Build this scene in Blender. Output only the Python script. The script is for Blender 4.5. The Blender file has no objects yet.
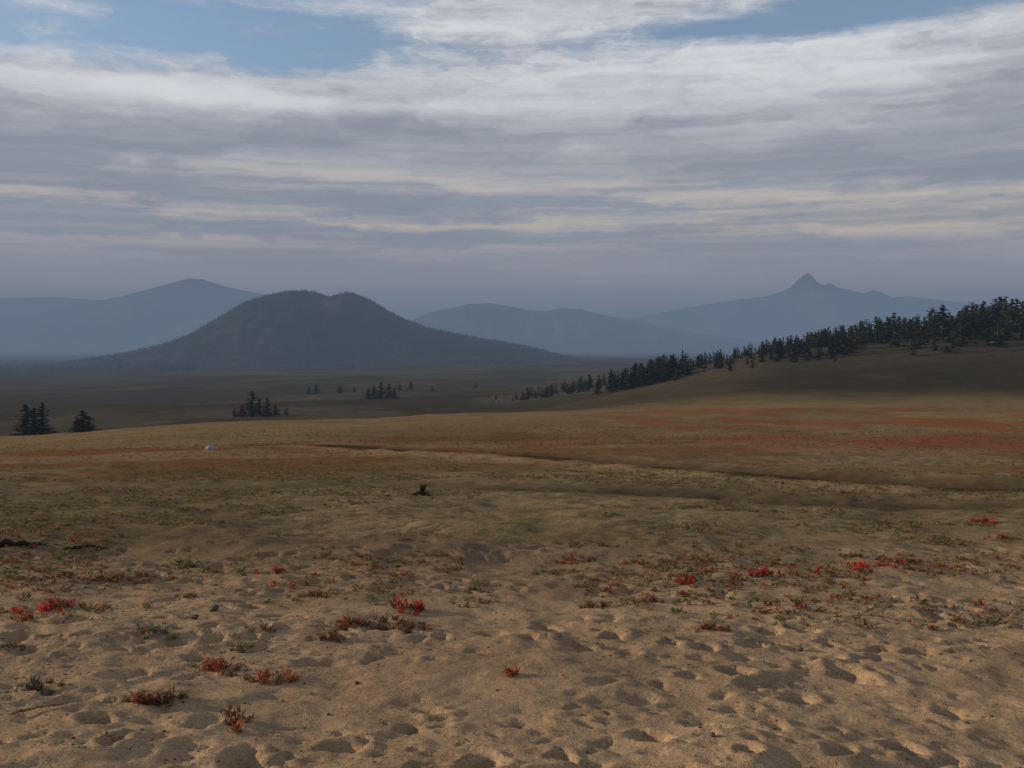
import bpy, math, time, numpy as np
from mathutils import Vector, Matrix
T0=time.time()
rng = np.random.default_rng(7)
sc = bpy.context.scene
CAMZ = 1.6
HOR = 345.0
FPX = 1000.0

# ------------------------------------------------------------------ noise
def _h(xi, yi, s):
    n = (xi.astype(np.int64)*374761393 + yi.astype(np.int64)*668265263 + s*1442695041) & 0x7fffffff
    n = (n ^ (n >> 13)) * 1274126177 & 0x7fffffff
    n = (n ^ (n >> 16)) * 668265263 & 0x7fffffff
    n = n ^ (n >> 15)
    return (n & 0xffffff) / float(0xffffff)
def vn(x, y, s=0):
    xi = np.floor(x); yi = np.floor(y); fx = x-xi; fy = y-yi
    fx = fx*fx*fx*(fx*(fx*6-15)+10); fy = fy*fy*fy*(fy*(fy*6-15)+10)
    a=_h(xi,yi,s); b=_h(xi+1,yi,s); c=_h(xi,yi+1,s); d=_h(xi+1,yi+1,s)
    return (a*(1-fx)+b*fx)*(1-fy)+(c*(1-fx)+d*fx)*fy
def fbm(x, y, s=0, o=4, g=0.5):
    t=0; a=1; n=0
    ca,sa=math.cos(.6),math.sin(.6)
    for i in range(o):
        t = t + a*vn(x+i*17.3, y-i*9.1, s+i*13); n+=a; a*=g
        x,y=(x*ca-y*sa)*2.03,(x*sa+y*ca)*2.03
    return t/n
def ss(a,b,x):
    t=np.clip((x-a)/(b-a),0,1); return t*t*(3-2*t)

# ------------------------------------------------------------------ terrain profile
DD = np.array([1,3,5,10,20,40,80,150,220,300,450,600,900,1500,2500,4000,8000,15000,60000],float)
near = [HOR+1000*(1.6/d+.07) for d in DD[:7]]
cols = {
 -.9 : near[:5]+[464,450,442,438,444,427,414,400,386,374,365,357,351,346],
 -.5 : near[:5]+[462,448,441,437,443,427,414,399,385,373,364,356,350,346],
 -.25: near[:5]+[457,437,424,417,424,414,405,393,380,368,361,355,350,346],
 0.  : near[:5]+[455,433,418,411,418,408,399,388,375,364,359,354,349,346],
 .11 : near[:5]+[455,432,416,409,405,386,377,379,373,364,359,354,349,346],
 .25 : near[:5]+[455,431,413,404,389,355,351,366,370,366,361,354,349,346],
 .5  : near[:5]+[456,430,410,401,380,340,334,345,360,364,361,354,349,346],
 .9  : near[:5]+[458,432,410,400,376,334,326,340,358,362,361,354,349,346],
}
U = np.array(sorted(cols)); 
NU, ND = 181, 500
ug = np.linspace(-.9,.9,NU); lg = np.linspace(0, math.log(60000), ND)
tab = np.zeros((len(U), ND))
for i,u in enumerate(U):
    s = np.array([(HOR-y)/1000 for y in cols[u]]) + 1.6/DD
    tab[i] = np.interp(lg, np.log(DD), s)
T = np.zeros((NU,ND))
for j in range(ND): T[:,j] = np.interp(ug, U, tab[:,j])
def blur(A, k, ax):
    w = np.exp(-np.linspace(-2,2,2*k+1)**2); w/=w.sum()
    P = np.concatenate([np.repeat(np.take(A,[0],ax),k,ax),A,np.repeat(np.take(A,[-1],ax),k,ax)],ax)
    return np.apply_along_axis(lambda v: np.convolve(v,w,'valid'), ax, P)
T = blur(blur(T, 6, 1), 9, 0)
def macro(x, y):
    d = np.clip(y, 1, 59999); u = np.clip(x/np.maximum(y,6.0)*1.0, -.899,.899)
    fu = (u+.9)/1.8*(NU-1); fl = np.log(d)/lg[-1]*(ND-1)
    i = np.clip(fu.astype(int),0,NU-2); j=np.clip(fl.astype(int),0,ND-2)
    a=fu-i; b=fl-j
    s=(T[i,j]*(1-a)+T[i+1,j]*a)*(1-b)+(T[i,j+1]*(1-a)+T[i+1,j+1]*a)*b
    return s*np.where(y>1,d,y)

def poly_dist(x,y,P):
    P=np.array(P,float)
    best = np.full(np.shape(x), 1e9)
    for (ax,ay),(bx,by) in zip(P[:-1],P[1:]):
        vx,vy=bx-ax,by-ay; t=np.clip(((x-ax)*vx+(y-ay)*vy)/(vx*vx+vy*vy),0,1)
        best=np.minimum(best, np.hypot(x-ax-t*vx,y-ay-t*vy))
    return best
def track_dist(x,y):
    wob=(vn(x/3,y/3,70)-.5)*.8
    return poly_dist(x,y+wob,[(60,16.5),(20,19),(10.8,21),(8,24.5),(5.6,29),(2,35.5),(-2.9,42),(-9,52),(-30,66)])
def track2_dist(x,y):
    wob=(vn(x/3,y/3,71)-.5)*.8
    return poly_dist(x,y+wob,[(60,13),(18,15.5),(9,17.2),(4,19.5),(-2,22),(-12,24)])

def dents(x,y,cell,seed,prob,r0,depth):
    cx=np.floor(x/cell); cy=np.floor(y/cell); out=np.zeros_like(x)
    for dx in (-1,0,1):
        for dy in (-1,0,1):
            ix=cx+dx; iy=cy+dy
            px=(ix+.15+.7*_h(ix,iy,seed))*cell; py=(iy+.15+.7*_h(ix,iy,seed+1))*cell
            on=(_h(ix,iy,seed+2)<prob); rr=r0*(.5+.8*_h(ix,iy,seed+3)); an=_h(ix,iy,seed+4)*3.14
            st=1+.9*_h(ix,iy,seed+5)
            ex=(x-px)*np.cos(an)+(y-py)*np.sin(an); ey=-(x-px)*np.sin(an)+(y-py)*np.cos(an)
            q=np.sqrt((ex/st)**2+(ey)**2)/rr
            prof=-(1-ss(.2,1.12,q))+.2*np.exp(-((q-1.25)/.3)**2)
            out+=np.where(on,prof*depth*(.4+.9*_h(ix,iy,seed+6)),0)
    return out

def ground_h(x,y):
    x=np.asarray(x,float); y=np.asarray(y,float)
    z = macro(x,y)
    r = np.hypot(x,y)
    z = z + (fbm(x/260,y/260,3,4)-.5)*np.clip((r-150)/400,0,1)*10
    z = z + (fbm(x/40,y/40,5,4)-.5)*1.8*ss(12,90,r)*(1-ss(800,2500,r)*.4)
    z = z + (fbm(x/9,y/9,9,4)-.5)*.30*ss(3,14,r)
    n = (r<70)
    if np.any(n):
        xn=x[n]; yn=y[n]; f = 1-ss(35,65,r[n])
        q = (fbm(xn/1.1,yn/1.1,21,4)-.5)*.15 + (fbm(xn/.26,yn/.22,25,4,.6)-.5)*.050
        foot = ss(.33,.52,fbm(xn/1.4+3,yn/1.2,77,3))*(1-ss(8,16,yn))
        wx=xn+(vn(xn/.09,yn/.09,300)-.5)*.07+(vn(xn/.035,yn/.035,302)-.5)*.018
        wy=yn+(vn(xn/.09,yn/.09,301)-.5)*.07+(vn(xn/.035,yn/.035,303)-.5)*.018
        q = q + dents(wx,wy,.29,40,.60,.086,.062)*foot + dents(wx,wy,.14,60,.5,.040,.024)*(foot*.8+.2)
        led = yn-(11.8+.35*np.sin(xn*.7)+(fbm(xn/1.5,yn/1.5,88,2)-.5)*1.2)
        q = q + .12*ss(-.9,0,led)*(1-ss(0,1.8,led))*(1-ss(-1,4,xn))
        td=track_dist(xn,yn)
        q = q - .20*np.exp(-((td-.8)/.5)**2) + .12*np.exp(-((td-2.1)/.6)**2)
        t2=track2_dist(xn,yn)
        q = q - .10*np.exp(-(t2/.7)**2)*ss(-6,2,xn)
        z[n]+=q*f
    return z
def gh(x,y): return float(ground_h(np.array([x]),np.array([y]))[0])
def on_ground(px,py):
    """survey helper: terrain point found along a bearing and depression angle from the origin"""
    u=(px-512)/FPX; s=(HOR-py)/FPX
    d=np.exp(np.linspace(math.log(2.5),math.log(600),1200))
    z=ground_h(u*d,d); k=np.argmax(z>=CAMZ+s*d)
    return u*d[k], d[k], z[k]

# ------------------------------------------------------------------ mesh helpers
def mesh_obj(name, V, F, mat=None, attrs=None, smooth=False, link=True):
    V=np.ascontiguousarray(V,np.float32); F=np.ascontiguousarray(F,np.int32); k=F.shape[1]
    me=bpy.data.meshes.new(name)
    me.vertices.add(len(V)); me.vertices.foreach_set('co',V.ravel())
    me.loops.add(F.size); me.loops.foreach_set('vertex_index',F.ravel())
    me.polygons.add(len(F)); me.polygons.foreach_set('loop_start',np.arange(0,F.size,k,dtype=np.int32))
    try: me.polygons.foreach_set('loop_total',np.full(len(F),k,np.int32))
    except Exception: pass
    me.polygons.foreach_set('use_smooth',np.full(len(F),bool(smooth)))
    if attrs:
        for an,arr in attrs.items():
            a=me.attributes.new(an,'FLOAT_COLOR','POINT')
            if arr.shape[1]==3: arr=np.concatenate([arr,np.ones((len(arr),1))],1)
            a.data.foreach_set('color',np.ascontiguousarray(arr,np.float32).ravel())
    if mat: me.materials.append(mat)
    me.update(calc_edges=True)
    ob=bpy.data.objects.new(name,me)
    if link: sc.collection.objects.link(ob)
    return ob
def grid_faces(n,m):
    a=np.arange(n*m).reshape(n,m)
    return np.stack([a[:-1,:-1].ravel(),a[:-1,1:].ravel(),a[1:,1:].ravel(),a[1:,:-1].ravel()],1)

# ------------------------------------------------------------------ material helpers
def newmat(name, rough=.9, spec=.1):
    m=bpy.data.materials.new(name); m.use_nodes=True; nt=m.node_tree
    b=nt.nodes['Principled BSDF']; b.inputs['Roughness'].default_value=rough
    b.inputs['Specular IOR Level'].default_value=spec
    return m,nt,b
class NB:
    def __init__(s,nt): s.nt=nt
    def n(s,t,**k):
        x=s.nt.nodes.new(t)
        for a,b in k.items(): setattr(x,a,b)
        return x
    def put(s,sock,v):
        if isinstance(v,bpy.types.NodeSocket): s.nt.links.new(v,sock)
        else:
            if isinstance(v,(tuple,list)) and len(v)==3 and sock.type=='RGBA': v=(*v,1)
            sock.default_value=v
    def m(s,op,a,b=0.0):
        x=s.n('ShaderNodeMath',operation=op)
        s.put(x.inputs[0],a); s.put(x.inputs[1],b)
        return x.outputs[0]
    def sstep(s,a,b,v,lo=0.0,hi=1.0):
        x=s.n('ShaderNodeMapRange',interpolation_type='SMOOTHSTEP')
        s.put(x.inputs['Value'],v); s.put(x.inputs['From Min'],a); s.put(x.inputs['From Max'],b)
        s.put(x.inputs['To Min'],lo); s.put(x.inputs['To Max'],hi); return x.outputs[0]
    def mix(s,f,a,b,bt='MIX'):
        x=s.n('ShaderNodeMix',data_type='RGBA',blend_type=bt)
        s.put(x.inputs[0],f); s.put(x.inputs[6],a); s.put(x.inputs[7],b); return x.outputs[2]
    def noise(s,vec,scale,detail=4,rough=.55,dist=0.):
        x=s.n('ShaderNodeTexNoise'); s.put(x.inputs['Vector'],vec)
        x.inputs['Scale'].default_value=scale; x.inputs['Detail'].default_value=detail
        x.inputs['Roughness'].default_value=rough; x.inputs['Distortion'].default_value=dist
        return x.outputs['Fac']
    def vmul(s,v,t):
        x=s.n('ShaderNodeVectorMath',operation='MULTIPLY'); s.put(x.inputs[0],v); x.inputs[1].default_value=t
        return x.outputs[0]

# ------------------------------------------------------------------ ground material
gm,nt,b=newmat('ground_material',1.0,.0); B=NB(nt)
pos=B.n('ShaderNodeNewGeometry').outputs['Position']
soil_shade=B.n('ShaderNodeAttribute',attribute_name='soil_shade').outputs['Color']
vega=B.n('ShaderNodeAttribute',attribute_name='veg')
g1=B.noise(pos,160,2,.7); g2=B.noise(pos,24,3,.7); g3=B.noise(pos,2.3,3,.6)
f=B.m('MULTIPLY',B.sstep(.25,.75,g1,.62,1.38),B.sstep(.25,.75,g2,.86,1.14))
f=B.m('MULTIPLY',f,B.sstep(.3,.7,g3,.88,1.12))
cx=B.n('ShaderNodeCombineXYZ')
for i in range(3): B.put(cx.inputs[i],f)
c=B.mix(1.0,soil_shade,cx.outputs[0],'MULTIPLY')
gr=B.sstep(.59,.67,B.noise(pos,75,2,.6))
c=B.mix(B.m('MULTIPLY',gr,.5),c,(.08,.058,.043))
v1=B.noise(pos,1.8,6,.9,.3); v2=B.noise(pos,.12,2,.6)
vv=B.m('ADD',B.m('MULTIPLY',v1,.85),B.m('MULTIPLY',v2,.15))
thr=B.m('SUBTRACT',.66,B.m('MULTIPLY',vega.outputs['Alpha'],.30))
vm=B.sstep(B.m('SUBTRACT',thr,.015),B.m('ADD',thr,.03),vv)
c=B.mix(B.m('MULTIPLY',vm,.85),c,vega.outputs['Color'])
B.put(b.inputs['Base Color'],c)
bp=B.n('ShaderNodeBump'); bp.inputs['Strength'].default_value=.75; bp.inputs['Distance'].default_value=.02
B.put(bp.inputs['Height'],B.m('ADD',B.m('MULTIPLY',g2,.8),B.m('MULTIPLY',g1,.25)))
B.put(b.inputs['Normal'],bp.outputs[0])

# ------------------------------------------------------------------ ground sheet
rr=np.concatenate([np.exp(np.arange(math.log(3.2),math.log(28),.0026)),np.exp(np.arange(math.log(28),math.log(60),.0042)),np.exp(np.arange(math.log(60),math.log(60000),.011))])
th=np.linspace(-math.radians(60),math.radians(60),820)
R,TH=np.meshgrid(rr,th,indexing='ij')
X=(R*np.sin(TH)).ravel(); Y=(R*np.cos(TH)-4.0).ravel()
Z=ground_h(X,Y)
r=np.hypot(X,Y); u=np.clip(X/np.maximum(Y,1),-1,1)
def C(*a): return np.array(a)
sand=C(.330,.235,.148); sand2=C(.250,.176,.111)
n1=fbm(X/2.5,Y/2.5,101,4); n2=fbm(X/30,Y/30,102,4); n3=fbm(X/300,Y/300,103,4); n4=fbm(X/7,Y/5,104,4)
col=sand[None]*np.ones((len(X),1))
def lay(c,k,w): 
    w=np.clip(w,0,1)[:,None]
    return c*(1-w)+k*w
col=lay(col,sand2,ss(.35,.65,n1))
col=lay(col,C(.215,.160,.095),ss(9,15,r)*.8)
col=lay(col,C(.140,.100,.060),ss(10,16,r)*ss(.45,.6,n4)*(1-ss(60,90,r))*.6)
col=lay(col,C(.125,.115,.058),ss(13,20,r)*(1-ss(32,46,r))*ss(.42,.62,fbm(X/5,Y/4,120,4))*.35)
col=lay(col,C(.26,.180,.100),ss(50,90,r)*(.35+.9*ss(.4,.6,n2)))
col=lay(col,C(.185,.092,.044),ss(24,34,r)*(1-ss(60,100,r))*ss(.40,.56,n4)*(.4+.6*(1-ss(-.1,.25,u))))
far=ss(225,320,r)
col=lay(col,C(.080,.062,.042),far*.97)
col=lay(col,C(.12,.096,.064),far*ss(.46,.62,n3)*.8)
col=lay(col,C(.040,.036,.024),far*ss(.46,.60,fbm(X/120,Y/160,106,4))*(1-ss(2300,2800,r))*.7)
td=track_dist(X,Y); t2=track2_dist(X,Y)
col=lay(col,C(.26,.19,.115),np.exp(-((td-2.7)/.7)**2)*.6)
col=lay(col,C(.034,.026,.020),np.exp(-(td/1.8)**4)*.92)  # dark track bed, with the berm's shadow painted in
col=lay(col,C(.045,.036,.026),np.exp(-(t2/1.0)**2)*.85*ss(-6,2,X))  # shade along the second rut painted into the ground colour
col=lay(col,C(.10,.072,.046),np.exp(-((Y-(12.6+.35*np.sin(X*.7)))/1.0)**2)*(1-ss(-1,6,X))*.65)  # ledge's shadow band painted as darker ground
col=lay(col,C(.022,.028,.02),ss(2200,2900,r)*(.75+.25*n3))
green=C(.105,.105,.044); olive=C(.13,.11,.05); orange=C(.20,.080,.036); red=C(.225,.078,.040)
veg=np.tile(green,(len(X),1))
veg=lay(veg,C(.105,.08,.048),ss(.46,.60,fbm(X/3,Y/3,119,3))*.75)
veg=lay(veg,orange,ss(.43,.56,fbm(X/7,Y/7,110,3))*ss(20,32,r)*(1-ss(60,80,r))*(1-.4*ss(.0,.2,u)))
veg=lay(veg,olive,ss(60,90,r)*.7)
rpn=.45*fbm(X/22,Y/22,111,4)+.55*fbm(X/4,Y/7,113,4)
rp=ss(.41,.58,rpn)*ss(34,60,r)*(1-ss(170,240,r))*(.2+.8*ss(-.02,.25,u))
veg=lay(veg,red,rp)
cp=np.exp(-((u+.055)/.085)**4)*np.exp(-((r-76)/14)**2)*(.6+.4*ss(.35,.5,n4))
veg=lay(veg,C(.12,.05,.032),cp)
col=lay(col,C(.20,.100,.055),rp*.42)
col=lay(col,C(.11,.058,.038),cp*.8)
veg=lay(veg,C(.035,.034,.022),far)
va=ss(9,14,r)*.46+ss(45,70,r)*.1+rp*.22+cp*.25
va=va*(1-np.exp(-(td/1.6)**4)*.8)
vegA=np.concatenate([veg,np.clip(va,0,1)[:,None]],1)
ground=mesh_obj('ground',np.stack([X,Y,Z],1),grid_faces(len(rr),len(th))[:,::-1],gm,{'soil_shade':col,'veg':vegA},smooth=True)
print('ground done',time.time()-T0)

# ------------------------------------------------------------------ distant relief
def ridge_obj(name, pts, D, W, zbase, mat, rough, seed, nx=500, ny=140, skew=1.0):
    px=np.array([p[0] for p in pts],float); py=np.array([p[1] for p in pts],float)
    un=(px-512)/FPX; zr=(HOR-py)/FPX*D+CAMZ
    x=np.linspace(un[0]*D,un[-1]*D,nx); t=np.linspace(-1,1,ny)
    XX,TT=np.meshgrid(x,t,indexing='ij')
    w=fbm(XX/(W*.5),TT*1.5,seed+5,3)-.5
    XXs=XX+w*W*.5*np.abs(TT)
    z=np.interp(XXs,un*D,zr)
    fall=1-np.abs(TT)**skew
    rn=1-np.abs(2*fbm(XX/(W*.22),TT*1.1,seed,5,.55)-1)
    H=(z-zbase)*fall*(1-rough*np.abs(TT)*1.4*(1-rn)*1.6)+zbase
    H=H+(fbm(XX/(W*.07),TT*9,seed+9,4)-.5)*(z-zbase)*.06*np.sin(np.pi*np.clip(1-np.abs(TT),0,1))
    YY=D+TT*W
    ob=mesh_obj(name,np.stack([XX.ravel(),YY.ravel(),H.ravel()],1),grid_faces(nx,ny)[:,::-1],mat,smooth=True)
    return ob,(x,t,H,D,W)
mm,nt,b=newmat('forested_slope_material',1,.0); B=NB(nt)
pos=B.n('ShaderNodeNewGeometry').outputs['Position']
k=B.sstep(.42,.62,B.noise(pos,.004,5,.65)); k2=B.sstep(.3,.7,B.noise(pos,.06,3,.7))
c=B.mix(k,(.014,.020,.012),(.060,.047,.030)); c=B.mix(B.m('MULTIPLY',k2,.5),c,(.008,.011,.007))
B.put(b.inputs['Base Color'],c)
rm,nt,b=newmat('mountain_rock_material',1,.0); B=NB(nt)
pos=B.n('ShaderNodeNewGeometry').outputs['Position']
k=B.sstep(.42,.6,B.noise(pos,.0012,5,.65))
B.put(b.inputs['Base Color'],B.mix(k,(.025,.032,.036),(.075,.072,.07)))

hill_pts=[(60,366),(100,359),(130,354),(160,348),(182,342),(205,333),(225,321),(242,310),(258,301),(275,295),(290,292),(305,291),(318,293),(330,297),(342,294),(352,293),(364,297),(378,305),(392,313),(408,321),(428,328),(455,334),(490,340),(520,345),(550,352),(580,358),(610,366)]
hill,HG=ridge_obj('cinder_cone_hill',hill_pts,4000,900,-105,mm,.12,31,420,200,1.5)
ridge_obj('distant_mountain',[(-350,335),(-200,325),(-60,318),(0,313),(50,308),(90,302),(120,297),(150,289),(172,283),(190,278),(204,279),(222,285),(250,291),(290,300),(330,312),(380,325),(450,342),(500,352)],15000,3500,-200,rm,.25,51)
ridge_obj('distant_mountain',[(340,352),(385,336),(410,321),(430,312),(450,308),(468,304),(490,303),(510,306),(530,310),(545,311),(560,308),(580,309),(600,314),(630,320),(660,326),(700,333),(760,342),(820,352)],12000,2400,-160,rm,.28,61)
ridge_obj('spired_mountain',[(520,345),(600,325),(650,314),(700,305),(740,299),(765,296),(782,291),(790,287),(797,280),(803,275),(807,272.5),(811,276),(816,282),(822,285),(829,283),(838,288),(850,290),(862,293),(872,290),(880,292),(890,297),(905,296),(940,300),(1000,306),(1100,318),(1250,340)],17000,3200,-200,rm,.22,71,700,140)
ridge_obj('distant_ridge',[(-500,318),(-300,305),(-100,300),(0,298),(60,297),(120,301),(260,310),(400,318),(520,320),(640,316),(800,318),(1000,310),(1300,316),(1500,330)],30000,4000,-250,rm,.2,81)

# ------------------------------------------------------------------ foliage
fm,nt,b=newmat('conifer_foliage_material',.95,.0); B=NB(nt)
cc=B.n('ShaderNodeAttribute',attribute_name='col').outputs['Color']
B.put(b.inputs['Base Color'],cc)
def conifer(seed, nb, ncl, csize, wmin=.20, wmax=.34):
    """unit-height conifer: tapered trunk + clumps along limbs -> verts, quads, colours"""
    g=np.random.default_rng(seed); V=[];F=[];Cc=[]
    def quad(p,c):
        k=len(V); V.extend(p); F.append((k,k+1,k+2,k+3)); Cc.extend([c]*4)
    n=5; rings=[(0,.022),(.35,.016),(.7,.008),(.97,.001)]; off=[(0,0),(g.normal()*.008,g.normal()*.008),(g.normal()*.012,g.normal()*.012),(0,0)]
    for (z0,r0),(z1,r1),o0,o1 in zip(rings[:-1],rings[1:],off[:-1],off[1:]):
        for i in range(n):
            a=2*math.pi*i/n; b2=2*math.pi*(i+1)/n
            quad([(o0[0]+r0*math.cos(a),o0[1]+r0*math.sin(a),z0),(o0[0]+r0*math.cos(b2),o0[1]+r0*math.sin(b2),z0),(o1[0]+r1*math.cos(b2),o1[1]+r1*math.sin(b2),z1),(o1[0]+r1*math.cos(a),o1[1]+r1*math.sin(a),z1)],(.05,.038,.03))
    wid=g.uniform(wmin,wmax); z00=g.uniform(.0,.06); lob=g.uniform(0,6.28); ex=g.uniform(.45,.85)
    for i in range(nb):
        z=z00+(1-z00)*(((i+g.random())/nb)**1.15)*.97
        a=g.random()*6.283; L=wid*((1-z)**ex)*g.uniform(.5,1.12)*(1+.22*math.sin(a+lob+z*9))+.012
        if g.random()<.12: L*=1.25
        dx,dy=math.cos(a),math.sin(a); rise=g.uniform(-.25,.35); w=.004
        quad([(0,0,z-w),(0,0,z+w),(dx*L,dy*L,z+L*rise+w*.4),(dx*L,dy*L,z+L*rise-w*.4)],(.04,.03,.022))
        for j in range(ncl):
            t=(j+.5+g.uniform(-.3,.3))/ncl; s=csize*g.uniform(.6,1.3)*(1.15-.6*z)
            cx=dx*L*t; cy=dy*L*t; cz=z+L*rise*t+g.normal()*.01
            e1=g.normal(size=3); e1/=np.linalg.norm(e1); e2=g.normal(size=3); e2-=e1*e2.dot(e1); e2/=np.linalg.norm(e2)
            e1[2]*=.7; e2[2]*=.7
            p=np.array([cx,cy,cz]); sh=g.uniform(.5,1.5)*(.75+.5*t)
            quad([tuple(p+e1*s),tuple(p+e2*s*.6),tuple(p-e1*s*.9),tuple(p-e2*s*.6)],(.022*sh,.030*sh,.015*sh))
    return np.array(V),np.array(F),np.array(Cc)
def scatter(name, temps, P, S, mat, tint=None, sz=None):
    """merge many copies of templates into one mesh"""
    g=np.random.default_rng(99); Vs=[];Fs=[];Cs=[];off=0
    ti=g.integers(0,len(temps),len(P)); ang=g.random(len(P))*6.283
    for k,(V,F,Cc) in enumerate(temps):
        idx=np.where(ti==k)[0]
        if len(idx)==0: continue
        ca=np.cos(ang[idx])[:,None]; sa=np.sin(ang[idx])[:,None]; s=S[idx][:,None]
        sx=s*(sz[idx][:,None] if sz is not None else 1)
        vx=(V[:,0]*ca-V[:,1]*sa)*sx+P[idx,0:1]; vy=(V[:,0]*sa+V[:,1]*ca)*sx+P[idx,1:2]; vz=V[:,2]*s+P[idx,2:3]
        Vs.append(np.stack([vx,vy,vz],2).reshape(-1,3))
        Fs.append((F[None]+ (np.arange(len(idx))*len(V))[:,None,None]).reshape(-1,F.shape[1])+off)
        cc=np.broadcast_to(Cc[None],(len(idx),)+Cc.shape)
        if tint is not None: cc=cc*tint[idx][:,None,:]
        Cs.append(cc.reshape(-1,3)); off+=len(idx)*len(V)
    return mesh_obj(name,np.concatenate(Vs),np.concatenate(Fs),mat,{'col':np.concatenate(Cs)})
hero=[conifer(200+i,95,6,.046,.24,.34) for i in range(4)]
mid=[conifer(300+i,46,4,.065,.17,.30) for i in range(9)]
low=[conifer(400+i,6,2,.15) for i in range(6)]

meshes=[]
for i,(V,F,Cc) in enumerate(hero):
    o=mesh_obj('pine_tree_mesh',V,F,fm,{'col':Cc},link=False); meshes.append(o.data); bpy.data.objects.remove(o)
def pine(x,d,H,i,wk=1.0):
    ob=bpy.data.objects.new('pine_tree',meshes[i%4]); sc.collection.objects.link(ob)
    k=(1.1+.35*((i*37)%10)/10)*wk
    ob.location=(x,d,gh(x,d)-.3); ob.scale=(H*k,H*k,H); ob.rotation_euler=(0,0,i*1.7)
singles=[(25,292,11.2,1.3),(33,300,10.0,1.5),(41,296,11.4,1.2),(76,298,6.6,1.5),(82,302,8.4,1.5),(88,300,6.4,1.5),(234,455,4.5,1.4),(241,450,6,1.5),(252,452,12,1.2),(259,458,8,1.5),(267,450,9,1.5),(275,458,5,1.5),(286,460,3.5,1.6),
 (309,900,8,1.6),(316,905,10,1.6),(340,900,8,1.8),(368,700,8,1.6),(374,695,10,1.5),(381,700,12,1.6),(389,705,11,1.5),(394,700,8,1.6),(400,950,7,1.8),(411,955,9,1.8),(432,900,6,1.8),(597,480,6,1.4),(354,950,5,1.8),(476,1000,6,1.8)]
for i,(px,d,H,wk) in enumerate(singles): pine((px-512)/FPX*d,d,H,i,wk)

g=np.random.default_rng(5); P=[];S=[]
while len(P)<1350:
    uu=g.uniform(.10,.80); d=g.uniform(405,640)
    edge=432+ (16*math.sin(uu*37)+12*math.sin(uu*91)+6*math.sin(uu*230))
    if uu<.2 : edge=450+(.2-uu)*400
    if d<edge and g.random()>.06: continue
    if d<edge-28: continue
    cl=float(fbm(np.array([uu*d/14]),np.array([d/18]),150,2)[0])
    dens=(.35+.65*ss(.1,.3,uu))*(1-.58*ss(.165,.19,uu)*(1-ss(.25,.28,uu)))
    if g.random()>dens*(1-.5*(d-420)/250)*(.14+1.6*ss(.37,.6,cl)): continue
    hh=7.0+9.3*ss(.24,.48,uu)
    small=g.random()<.45
    P.append((uu*d,d,0)); S.append(g.uniform(.25,.6)*hh if small else g.uniform(.6,1.12)*hh)
for (a,b2,n,hh) in [(490,500,4,4.5),(508,548,26,6.5),(548,578,22,7.5),(578,612,26,9),(618,682,90,11.5)]:
    for i in range(n):
        px=(a+b2)/2+np.clip(g.normal()*.32,-.6,.6)*(b2-a); d=g.uniform(560,640) if a<600 else g.uniform(455,520)
        P.append(((px-512)/FPX*d,d,0)); S.append(g.uniform(.35,1.05)*hh)
P=np.array(P,float); S=np.array(S); P[:,2]=ground_h(P[:,0],P[:,1])-.3
tint=np.clip(1+.35*g.normal(size=(len(P),1)),.45,1.8)*np.ones((1,3))
scatter('distant_pine_trees',mid,P,S,fm,tint,sz=g.uniform(1.1,1.9,len(P)))

x,t,H,D,W=HG
N=14000; fx=g.uniform(0,1,N); ft=g.uniform(-.98,.15,N)
ii=fx*(len(x)-1); jj=(ft+1)/2*(len(t)-1); i0=np.clip(ii.astype(int),0,len(x)-2); j0=np.clip(jj.astype(int),0,len(t)-2); a=ii-i0; bb=jj-j0
hz=(H[i0,j0]*(1-a)+H[i0+1,j0]*a)*(1-bb)+(H[i0,j0+1]*(1-a)+H[i0+1,j0+1]*a)*bb
hx=x[0]+fx*(x[-1]-x[0]); hy=D+ft*W
gz=ground_h(hx,hy); keep=(hz>gz-1)&(fbm(hx/160,hy/160,500,4)>.44)
PP=np.stack([hx,hy,hz-.5],1)[keep]
N=13000; fd=np.exp(g.uniform(math.log(2300),math.log(6500),N)); fu=g.uniform(-.75,.30,N)
keep=(fbm(fu*30,fd/400,600,3)>.44+.25*ss(2900,2300,fd)+.25*ss(.0,.15,fu))
fx=fu*fd; Q=np.stack([fx,fd,ground_h(fx,fd)-.5],1)[keep]
PP=np.concatenate([PP,Q]); S=g.uniform(5,12,len(PP))
tint=np.clip(1+.35*g.normal(size=(len(PP),1)),.4,1.8)*np.ones((1,3))
scatter('distant_forest',low,PP,S,fm,tint,sz=np.full(len(PP),1.9))

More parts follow.
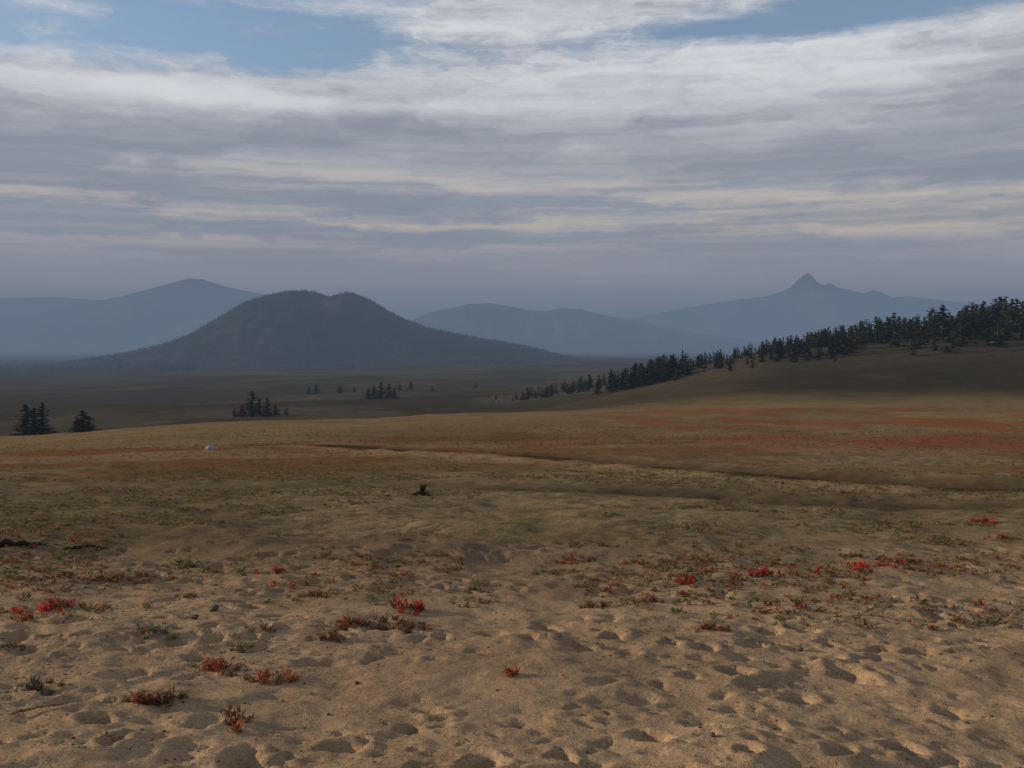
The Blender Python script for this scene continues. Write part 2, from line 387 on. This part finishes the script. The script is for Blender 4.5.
# ------------------------------------------------------------------ low plants
pm,nt,b=newmat('leaf_material',.75,.12); B=NB(nt)
cc=B.n('ShaderNodeAttribute',attribute_name='col').outputs['Color']
B.put(b.inputs['Base Color'],cc)
tr=B.n('ShaderNodeBsdfTranslucent'); B.put(tr.inputs['Color'],cc); mx=B.n('ShaderNodeMixShader'); mx.inputs[0].default_value=.35
B.put(mx.inputs[1],b.outputs[0]); B.put(mx.inputs[2],tr.outputs[0]); B.put(nt.nodes['Material Output'].inputs['Surface'],mx.outputs[0])
def rosette(seed,n,up=.5,wid=.26,spread=.18):
    g=np.random.default_rng(seed); V=[];F=[];Cc=[]
    for i in range(n):
        a=g.random()*6.283; L=g.uniform(.4,1.0); e=g.uniform(.1,1.3)*up; w=wid*g.uniform(.6,1.2)
        dx,dy=math.cos(a),math.sin(a); nx,ny=-dy,dx; sx,sy=g.normal()*spread,g.normal()*spread; sz=max(0,g.uniform(-.3,.5))*up
        k=len(V); tw=g.uniform(-.5,.5)*w
        V+= [(sx,sy,sz),(sx+dx*L*.55+nx*w/2,sy+dy*L*.55+ny*w/2,sz+L*e*.75+tw),(sx+dx*L,sy+dy*L,sz+L*e*g.uniform(.6,1.1)),(sx+dx*L*.55-nx*w/2,sy+dy*L*.55-ny*w/2,sz+L*e*.75-tw)]
        F.append((k,k+1,k+2,k+3)); s=g.uniform(.7,1.35); Cc+=[(s*.7,s*.7,s*.7),(s,s,s),(s,s,s),(s,s,s)]
    return np.array(V),np.array(F),np.array(Cc)
tn=[rosette(700+i,9,.8,.34,.3) for i in range(6)]
N=72000
d=np.exp(g.uniform(math.log(7.5),math.log(30),N*6//10)); d=np.concatenate([d,np.exp(g.uniform(math.log(24),math.log(100),N-N*6//10))])
uu=g.uniform(-.64,.64,N); x=uu*d
pk=np.clip((d/15)**2.4,0.0,1)*.92+.07*ss(7.5,9,d)
m=.6*fbm(x/1.3,d/1.5,900,4)+.4*fbm(x/7,d/6,901,3)
keep=(g.random(N)<pk*ss(.42,.56,m)*1.1)&(track_dist(x,d)>1.7)&(track2_dist(x,d)>.9)
x=x[keep]; d=d[keep]; N=len(x); uu=x/d
S=(.014+.055*g.random(N)**1.6)*(1+ss(30,90,d)*1.2)
z=ground_h(x,d)
pal=np.array([(.14,.145,.055),(.19,.18,.07),(.11,.12,.055),(.24,.18,.085),(.17,.14,.07)])
cl=pal[g.integers(0,5,N)]
ro=ss(.44,.56,fbm(x/6,d/6,110,3))*ss(19,32,d)*(1-.5*ss(0.,.2,uu))
ro=np.maximum(ro,.12+.38*(d<13)); ro=np.maximum(ro,ss(.41,.58,.45*fbm(x/22,d/22,111,4)+.55*fbm(x/4,d/7,113,4))*ss(34,60,d)*(.2+.8*ss(-.02,.25,uu)))
isr=g.random(N)<ro*.85
rp_=np.array([(.28,.11,.05),(.34,.08,.045),(.28,.14,.065),(.22,.085,.045)])
cl[isr]=rp_[g.integers(0,4,isr.sum())]
scatter('ground_cover_plants',tn,np.stack([x,d,z-.003],1),S,pm,cl)
NPL=N
lt=[rosette(800+i,4,.25,.22,.9) for i in range(5)]
N=17000; d=3.4+g.random(N)*14; x=g.uniform(-.6,.6,N)*d
keep=g.random(N)<ss(.34,.54,fbm(x/.9,d/.9,910,3))*(.25+.75*ss(-1.,1.8,d-5.2-x*.45))
x=x[keep];d=d[keep];N=len(x)
lp=np.array([(.13,.085,.05),(.20,.13,.07),(.09,.06,.04),(.22,.08,.045),(.10,.095,.05),(.30,.21,.12)])
scatter('leaf_litter',lt,np.stack([x,d,ground_h(x,d)],1),g.uniform(.010,.036,N),pm,lp[g.integers(0,6,N)])

def plant(name,px,py,w,seed,pal,n=5,leaves=30,up=1.2):
    cx,cd,_=on_ground(px,py); gg=np.random.default_rng(seed); W=w/FPX*cd
    temps=[rosette(seed*7+i,leaves,up,.30,.28) for i in range(3)]
    n=int(n*2.2)+1
    a=gg.random(n)*6.28; r_=W*.62*gg.random(n)**.65
    X_=cx+np.cos(a)*r_; Y_=cd+np.sin(a)*r_*.8; Z_=ground_h(X_,Y_)-.004
    big=1.3 if pal is RED else .98
    sz_=gg.uniform(.014,.058,n)*(1.2-.6*r_/(W*.62))*big; cs=np.array([pal[k] for k in gg.integers(0,len(pal),n)])
    dry=gg.random(n)<.22; cs[dry]=(.22,.13,.07)
    o=scatter(name,temps,np.stack([X_,Y_,Z_],1),sz_,pm,cs)
    v=Vector((cx,cd,gh(cx,cd))); o.data.transform(Matrix.Translation(-v)); o.location=v
RED=[(.50,.055,.055),(.44,.07,.06),(.38,.10,.06),(.54,.085,.075)]
ORG=[(.36,.13,.065),(.30,.105,.06),(.25,.14,.075),(.38,.095,.065)]
DRY=[(.26,.17,.09),(.32,.21,.115),(.22,.11,.065),(.15,.14,.07)]
GRN=[(.14,.15,.065),(.19,.18,.085),(.23,.19,.10)]
GRY=[(.17,.18,.12),(.21,.21,.155)]
lst=[('red_leaf_plant',45,612,55,RED,9),('red_leaf_plant',14,624,44,ORG,7),('red_leaf_plant',402,612,50,RED,10),('red_leaf_plant',412,630,45,ORG,8),('red_leaf_plant',375,628,50,DRY,8),('red_leaf_plant',345,630,30,ORG,6),
('red_leaf_plant',275,575,36,RED,7),('red_leaf_plant',285,588,40,ORG,5),('red_leaf_plant',215,674,60,ORG,9),('red_leaf_plant',262,685,50,ORG,6),('dry_leaf_plant',150,706,52,DRY,10),('red_leaf_plant',135,708,30,ORG,4),
('red_leaf_plant',685,584,26,RED,5),('red_leaf_plant',718,588,50,ORG,5),('red_leaf_plant',762,578,22,RED,4),('red_leaf_plant',872,570,44,RED,8),('red_leaf_plant',905,565,40,ORG,7),('red_leaf_plant',712,632,34,ORG,6),
('red_leaf_plant',655,603,24,ORG,4),('red_leaf_plant',990,525,30,RED,4),('red_leaf_plant',576,562,34,ORG,6),('red_leaf_plant',395,578,34,ORG,5),('gray_green_plant',28,692,48,GRY,10),('gray_green_plant',150,634,50,GRY,8),
('gray_green_plant',260,633,34,GRY,5),('green_leaf_plant',235,653,34,GRN,4),('dry_leaf_plant',130,580,50,DRY,10),('green_leaf_plant',175,567,50,GRN,8),('green_leaf_plant',235,575,40,GRN,7),('green_leaf_plant',470,590,50,GRN,9),
('dry_leaf_plant',470,606,50,DRY,8),('dry_leaf_plant',230,730,26,DRY,3),('red_leaf_plant',228,738,14,ORG,1),('dry_leaf_plant',330,640,30,DRY,4),('green_leaf_plant',540,575,50,GRN,7),('green_leaf_plant',330,560,60,GRN,9),
('dry_leaf_plant',595,610,40,DRY,5),('red_leaf_plant',515,680,14,ORG,2),('green_leaf_plant',800,552,60,GRN,8),('dry_leaf_plant',860,556,44,DRY,6),('green_leaf_plant',950,545,44,GRN,6),('red_leaf_plant',825,575,22,ORG,3),
('dry_leaf_plant',60,580,60,DRY,9),('green_leaf_plant',600,548,60,GRN,8),('gray_green_plant',5,650,30,GRY,5),('dry_leaf_plant',190,600,40,DRY,5),('red_leaf_plant',740,582,22,ORG,4),('dry_leaf_plant',665,565,34,DRY,5),
('dry_leaf_plant',430,560,60,DRY,8),('red_leaf_plant',110,582,30,ORG,4),('dry_leaf_plant',930,575,50,DRY,6),('red_leaf_plant',1005,540,30,ORG,5),('dry_leaf_plant',310,600,50,DRY,6)]
for i,(nm,px,py,w,pal_,n) in enumerate(lst): plant(nm,px,py,w,1000+i,pal_,n)

# ------------------------------------------------------------------ stones, sticks
def icos(seed):
    import bmesh
    bm=bmesh.new(); bmesh.ops.create_icosphere(bm,subdivisions=2,radius=1)
    V=np.array([v.co[:] for v in bm.verts]); F=np.array([[v.index for v in f.verts] for f in bm.faces]); bm.free()
    gg=np.random.default_rng(seed)
    for _ in range(6):
        n=gg.normal(size=3); n/=np.linalg.norm(n); k=gg.uniform(.5,.85); dd=V@n; V=V-np.outer(np.maximum(dd-k,0),n)
    V=V*gg.uniform(.65,1.15,3); V[:,2]*=.65
    s=gg.uniform(.85,1.15,(len(V),1)); return V,F,np.ones((len(V),3))*s
rs=[icos(i) for i in range(6)]
sm,nt,b=newmat('stone_material',.9,.2); B=NB(nt)
cc=B.n('ShaderNodeAttribute',attribute_name='col').outputs['Color']; pos=B.n('ShaderNodeNewGeometry').outputs['Position']
B.put(b.inputs['Base Color'],B.mix(B.sstep(.4,.6,B.noise(pos,60,3),0,.4),cc,(.04,.035,.03)))
N=8000; d=3.2+g.random(N)**1.1*18; x=g.uniform(-.62,.62,N)*d
S=.0026+.009*g.random(N)**5+.0010*(d/6)
pc=np.array([(.12,.09,.07),(.20,.16,.12),(.07,.055,.045),(.30,.24,.18)])[g.integers(0,4,N)]
scatter('pebbles',rs,np.stack([x,d,ground_h(x,d)+S*.2],1),S,sm,pc)
def rock(px,py,wpx,colr,seed,name='rock',flat=1.0):
    cx,cd,_=on_ground(px,py); r_=wpx/2/FPX*cd; V,F,Cc=icos(seed)
    o=mesh_obj(name,V*np.array([r_,r_,r_*flat]),F,sm,{'col':Cc*np.array(colr)}); o.location=(cx,cd,gh(cx,cd)+r_*.25*flat)
rock(211,450,12,(.36,.33,.30),3); rock(210,612,14,(.10,.08,.065),4); rock(192,622,12,(.13,.10,.08),5); rock(880,561,13,(.10,.085,.075),6); rock(802,655,12,(.13,.10,.08),7)
rock(715,743,10,(.12,.10,.08),8); rock(690,573,10,(.12,.1,.09),9); rock(868,560,7,(.14,.12,.1),11); rock(560,640,7,(.1,.08,.07),12); rock(355,690,7,(.1,.08,.07),13)
wm,nt,b=newmat('wood_material',.9,.1); B=NB(nt)
cc=B.n('ShaderNodeAttribute',attribute_name='col').outputs['Color']; tc=B.n('ShaderNodeTexCoord').outputs['Object']
B.put(b.inputs['Base Color'],B.mix(B.sstep(.35,.6,B.noise(tc,70,4),0,.7),cc,(.02,.015,.012)))
def stick(name,pts,rad,colr,sides=7):
    pts=np.array(pts,float); n=14; tt=np.linspace(0,1,n); tp=np.linspace(0,1,len(pts))
    Pn=np.stack([np.interp(tt,tp,pts[:,k]) for k in range(3)],1); gg=np.random.default_rng(int(rad*1e5)+len(name))
    Pn[1:-1]+=gg.normal(size=(n-2,3))*rad*.35
    V=[];F=[]
    for i in range(n):
        tv=Pn[min(i+1,n-1)]-Pn[max(i-1,0)]; tv/=np.linalg.norm(tv); a_=np.cross(tv,(0,0,1)) if abs(tv[2])<.9 else np.cross(tv,(1,0,0)); a_/=np.linalg.norm(a_); b_=np.cross(tv,a_)
        r_=rad*(1-.65*tt[i])*gg.uniform(.85,1.15)*(0.25 if i in(0,n-1) else 1)
        for j in range(sides):
            q=6.283*j/sides; V.append(Pn[i]+(a_*math.cos(q)+b_*math.sin(q))*r_)
    for i in range(n-1):
        for j in range(sides):
            k=(j+1)%sides; F.append((i*sides+j,i*sides+k,(i+1)*sides+k,(i+1)*sides+j))
    V=np.array(V); c0=V.mean(0); o=mesh_obj(name,V-c0,np.array(F),wm,{'col':np.tile(colr,(len(V),1))},smooth=True); o.location=c0; return o
def gp(px,py,up=0): 
    a_,b_,_=on_ground(px,py); return (a_,b_,gh(a_,b_)+up)
stick('fallen_branch',[gp(2,722,.012),gp(28,718,.025),gp(58,712,.012)],.010,(.34,.22,.12))
stick('fallen_branch',[gp(375,514,.02),gp(390,511,.05),gp(400,512,.02)],.02,(.45,.36,.25))
stick('fallen_branch',[gp(868,616,.012),gp(880,612,.02),gp(893,608,.012)],.008,(.30,.21,.12))
stick('charred_log',[gp(-30,550,.0),gp(15,548,.03),gp(60,547,-.02)],.05,(.04,.03,.025))
stick('charred_log',[gp(60,552,.01),gp(85,549,.02),gp(105,552,.01)],.022,(.05,.035,.03))
sx,sy,sz=gp(421,496,0)
root=bpy.data.objects.new('tree_stump',None); sc.collection.objects.link(root); root.location=(sx,sy,sz)
for nm,pts,rd in [('trunk',[(sx,sy,sz-.05),(sx+.01,sy,sz+.10),(sx+.03,sy,sz+.16)],.10),('limb',[(sx-.02,sy,sz+.06),(sx+.07,sy+.02,sz+.15),(sx+.09,sy+.03,sz+.22)],.025),('root',[(sx,sy,sz+.02),(sx-.14,sy-.04,sz+.03),(sx-.20,sy-.08,sz-.01)],.045),('root_side',[(sx,sy,sz+.02),(sx+.1,sy-.08,sz+.03),(sx+.16,sy-.1,sz-.01)],.04)]:
    o=stick(nm,pts,rd,(.05,.04,.03)); o.parent=root; o.location=Vector(o.location)-root.location
print('plants done',time.time()-T0)

# ------------------------------------------------------------------ haze (absorbing air layer; added emission imitates scattered light)
HZ=780.; L=6900.
hc=(.134,.180,.252)
hm=bpy.data.materials.new('haze_material'); hm.use_nodes=True; nt=hm.node_tree; nt.nodes.clear()
out=nt.nodes.new('ShaderNodeOutputMaterial'); ab=nt.nodes.new('ShaderNodeVolumeAbsorption'); em=nt.nodes.new('ShaderNodeEmission'); ad=nt.nodes.new('ShaderNodeAddShader')
ab.inputs['Color'].default_value=(0,0,0,1); ab.inputs['Density'].default_value=1/L
em.inputs['Color'].default_value=(*hc,1); em.inputs['Strength'].default_value=1/L
nt.links.new(ab.outputs[0],ad.inputs[0]); nt.links.new(em.outputs[0],ad.inputs[1]); nt.links.new(ad.outputs[0],out.inputs['Volume'])
bx=90000.
V=np.array([(a_,b_,c_) for a_ in(-bx,bx) for b_ in(-bx,bx) for c_ in(-600,HZ)])
F=np.array([(0,1,3,2),(4,6,7,5),(0,4,5,1),(2,3,7,6),(0,2,6,4),(1,5,7,3)])
mesh_obj('sky_haze',V,F,hm)

# ------------------------------------------------------------------ sky
SUN_EL=math.radians(12); SUN_AZ=math.radians(-78)
w=bpy.data.worlds.new('World'); sc.world=w; w.use_nodes=True; nt=w.node_tree; B=NB(nt)
bg=nt.nodes['Background']
sky=B.n('ShaderNodeTexSky',sky_type='NISHITA'); sky.sun_disc=False; sky.sun_elevation=SUN_EL; sky.sun_rotation=SUN_AZ; sky.altitude=1900; sky.dust_density=1.0
tc=B.n('ShaderNodeTexCoord').outputs['Generated']
sp=B.n('ShaderNodeSeparateXYZ'); B.put(sp.inputs[0],tc); dx,dy,dz=sp.outputs
hor=B.m('SQRT',B.m('ADD',B.m('MULTIPLY',dx,dx),B.m('MULTIPLY',dy,dy)))
el=B.m('DIVIDE',dz,B.m('MAXIMUM',hor,.05))
az=B.m('ARCTAN2',dx,dy)
cv=B.n('ShaderNodeCombineXYZ'); B.put(cv.inputs[0],az); B.put(cv.inputs[1],el)
cv=cv.outputs[0]
def gauss(a0,e0,sa,se):
    p=B.m('DIVIDE',B.m('SUBTRACT',az,a0),sa); q=B.m('DIVIDE',B.m('SUBTRACT',el,e0),se)
    return B.m('EXPONENT',B.m('MULTIPLY',B.m('ADD',B.m('MULTIPLY',p,p),B.m('MULTIPLY',q,q)),-1.0))
wn=B.n('ShaderNodeTexNoise'); B.put(wn.inputs['Vector'],B.vmul(cv,(3.5,9,1))); wn.inputs['Detail'].default_value=4
wv=B.n('ShaderNodeVectorMath',operation='SUBTRACT'); B.put(wv.inputs[0],wn.outputs['Color']); wv.inputs[1].default_value=(.5,.5,.5)
def warped(ax,ay):
    q=B.vmul(wv.outputs[0],(ax,ay,0)); v=B.n('ShaderNodeVectorMath',operation='ADD'); B.put(v.inputs[0],cv); B.put(v.inputs[1],q); return v.outputs[0]
cw=warped(.22,.05); cs_=warped(.30,.008)
na=B.noise(B.vmul(cw,(5.0,15,1)),1.0,7,.62)
nb_=B.noise(B.vmul(cs_,(2.6,40,1)),1.0,4,.60)
nc=B.noise(B.vmul(cs_,(1.6,11,1)),1.0,2,.5)
nbc=B.m('SUBTRACT',nb_,.5); nac=B.m('SUBTRACT',na,.5); ncc=B.m('SUBTRACT',nc,.5)
top=B.sstep(.17,.26,el)
cov=B.m('ADD',na,B.m('MULTIPLY',nbc,.5))
bias=B.sstep(.22,.28,el,.50,.04)
bias=B.m('ADD',bias,B.m('MULTIPLY',B.sstep(-.18,.0,az),B.m('MULTIPLY',B.sstep(.22,.27,el),.24)))
bias=B.m('SUBTRACT',bias,B.m('MULTIPLY',gauss(-.36,.285,.24,.035),.09))
bias=B.m('SUBTRACT',bias,B.m('MULTIPLY',gauss(.28,.303,.18,.015),.44))
bias=B.m('SUBTRACT',bias,B.m('MULTIPLY',gauss(.43,.328,.17,.018),.48))
bias=B.m('ADD',bias,B.m('MULTIPLY',gauss(-.35,.238,.28,.010),.30))
cmask=B.sstep(.38,.78,B.m('ADD',cov,bias))
br=B.m('ADD',B.m('MULTIPLY',top,.36),B.m('ADD',B.m('MULTIPLY',ncc,1.3),B.m('ADD',B.m('MULTIPLY',nbc,1.5),B.m('MULTIPLY',B.m('MULTIPLY',nac,B.m('ADD',B.m('MULTIPLY',top,.7),.3)),2.2))))
br=B.m('ADD',br,B.m('MULTIPLY',gauss(-.35,.238,.30,.010),.32))
br=B.m('ADD',br,B.m('MULTIPLY',gauss(.20,.272,.30,.035),.32))
brs=B.sstep(-.38,1.05,br)
ccol=B.mix(brs,(.34,.355,.405),(.92,.92,.93))
warm=B.m('MULTIPLY',B.sstep(.46,.62,B.m('ADD',B.m('MULTIPLY',nb_,.7),B.m('MULTIPLY',nc,.3))),B.m('MULTIPLY',B.sstep(.07,.11,el),B.sstep(.12,.20,el,1.,.0)))
warm=B.m('ADD',B.m('MULTIPLY',warm,.8),B.m('MULTIPLY',B.m('MULTIPLY',gauss(.36,.118,.14,.010),B.sstep(.32,.55,nb_)),.6))
ccol=B.mix(warm,ccol,(1.05,.82,.58))
low_=B.sstep(.03,.13,el,1.,0.)
ccol=B.mix(B.m('MULTIPLY',low_,.8),ccol,(.68,.54,.51))
skyc=B.mix(1.0,sky.outputs[0],(.175,.175,.175),'MULTIPLY')
skyc=B.mix(.06,skyc,(.5,.52,.56))
# clouds above the view are dimmed to cut ambient light on the ground
dk=B.sstep(.38,.9,el,1.,.45); cb=B.n('ShaderNodeCombineXYZ')
for i in range(3): B.put(cb.inputs[i],dk)
ccol=B.mix(1.0,ccol,cb.outputs[0],'MULTIPLY')
fin=B.mix(cmask,skyc,ccol)
B.put(bg.inputs['Color'],fin); bg.inputs['Strength'].default_value=1.0
w.cycles.sampling_method='MANUAL'; w.cycles.sample_map_resolution=256

sl=bpy.data.lights.new('sun','SUN'); sl.energy=5.0; sl.angle=math.radians(.6); sl.color=(1,.76,.48)
so=bpy.data.objects.new('sun',sl); sc.collection.objects.link(so)
dv=Vector((math.sin(SUN_AZ)*math.cos(SUN_EL),math.cos(SUN_AZ)*math.cos(SUN_EL),math.sin(SUN_EL)))
so.rotation_euler=dv.to_track_quat('Z','Y').to_euler(); so.location=(-30,0,40)
sl.energy=7.5   # the haze layer absorbs about 40 % of this low sun before it reaches the ground

cd=bpy.data.cameras.new('camera'); co=bpy.data.objects.new('camera',cd); sc.collection.objects.link(co)
cd.sensor_width=36; cd.lens=36*FPX/1024; cd.clip_start=.1; cd.clip_end=200000
co.location=(0,0,CAMZ); co.rotation_euler=(math.radians(90)-math.atan((384-HOR)/FPX),0,0)
sc.camera=co
sc.view_settings.view_transform='Standard'; sc.view_settings.look='None'; sc.view_settings.exposure=0
print('camera ground', gh(0,0.5), 'plants', NPL, time.time()-T0)
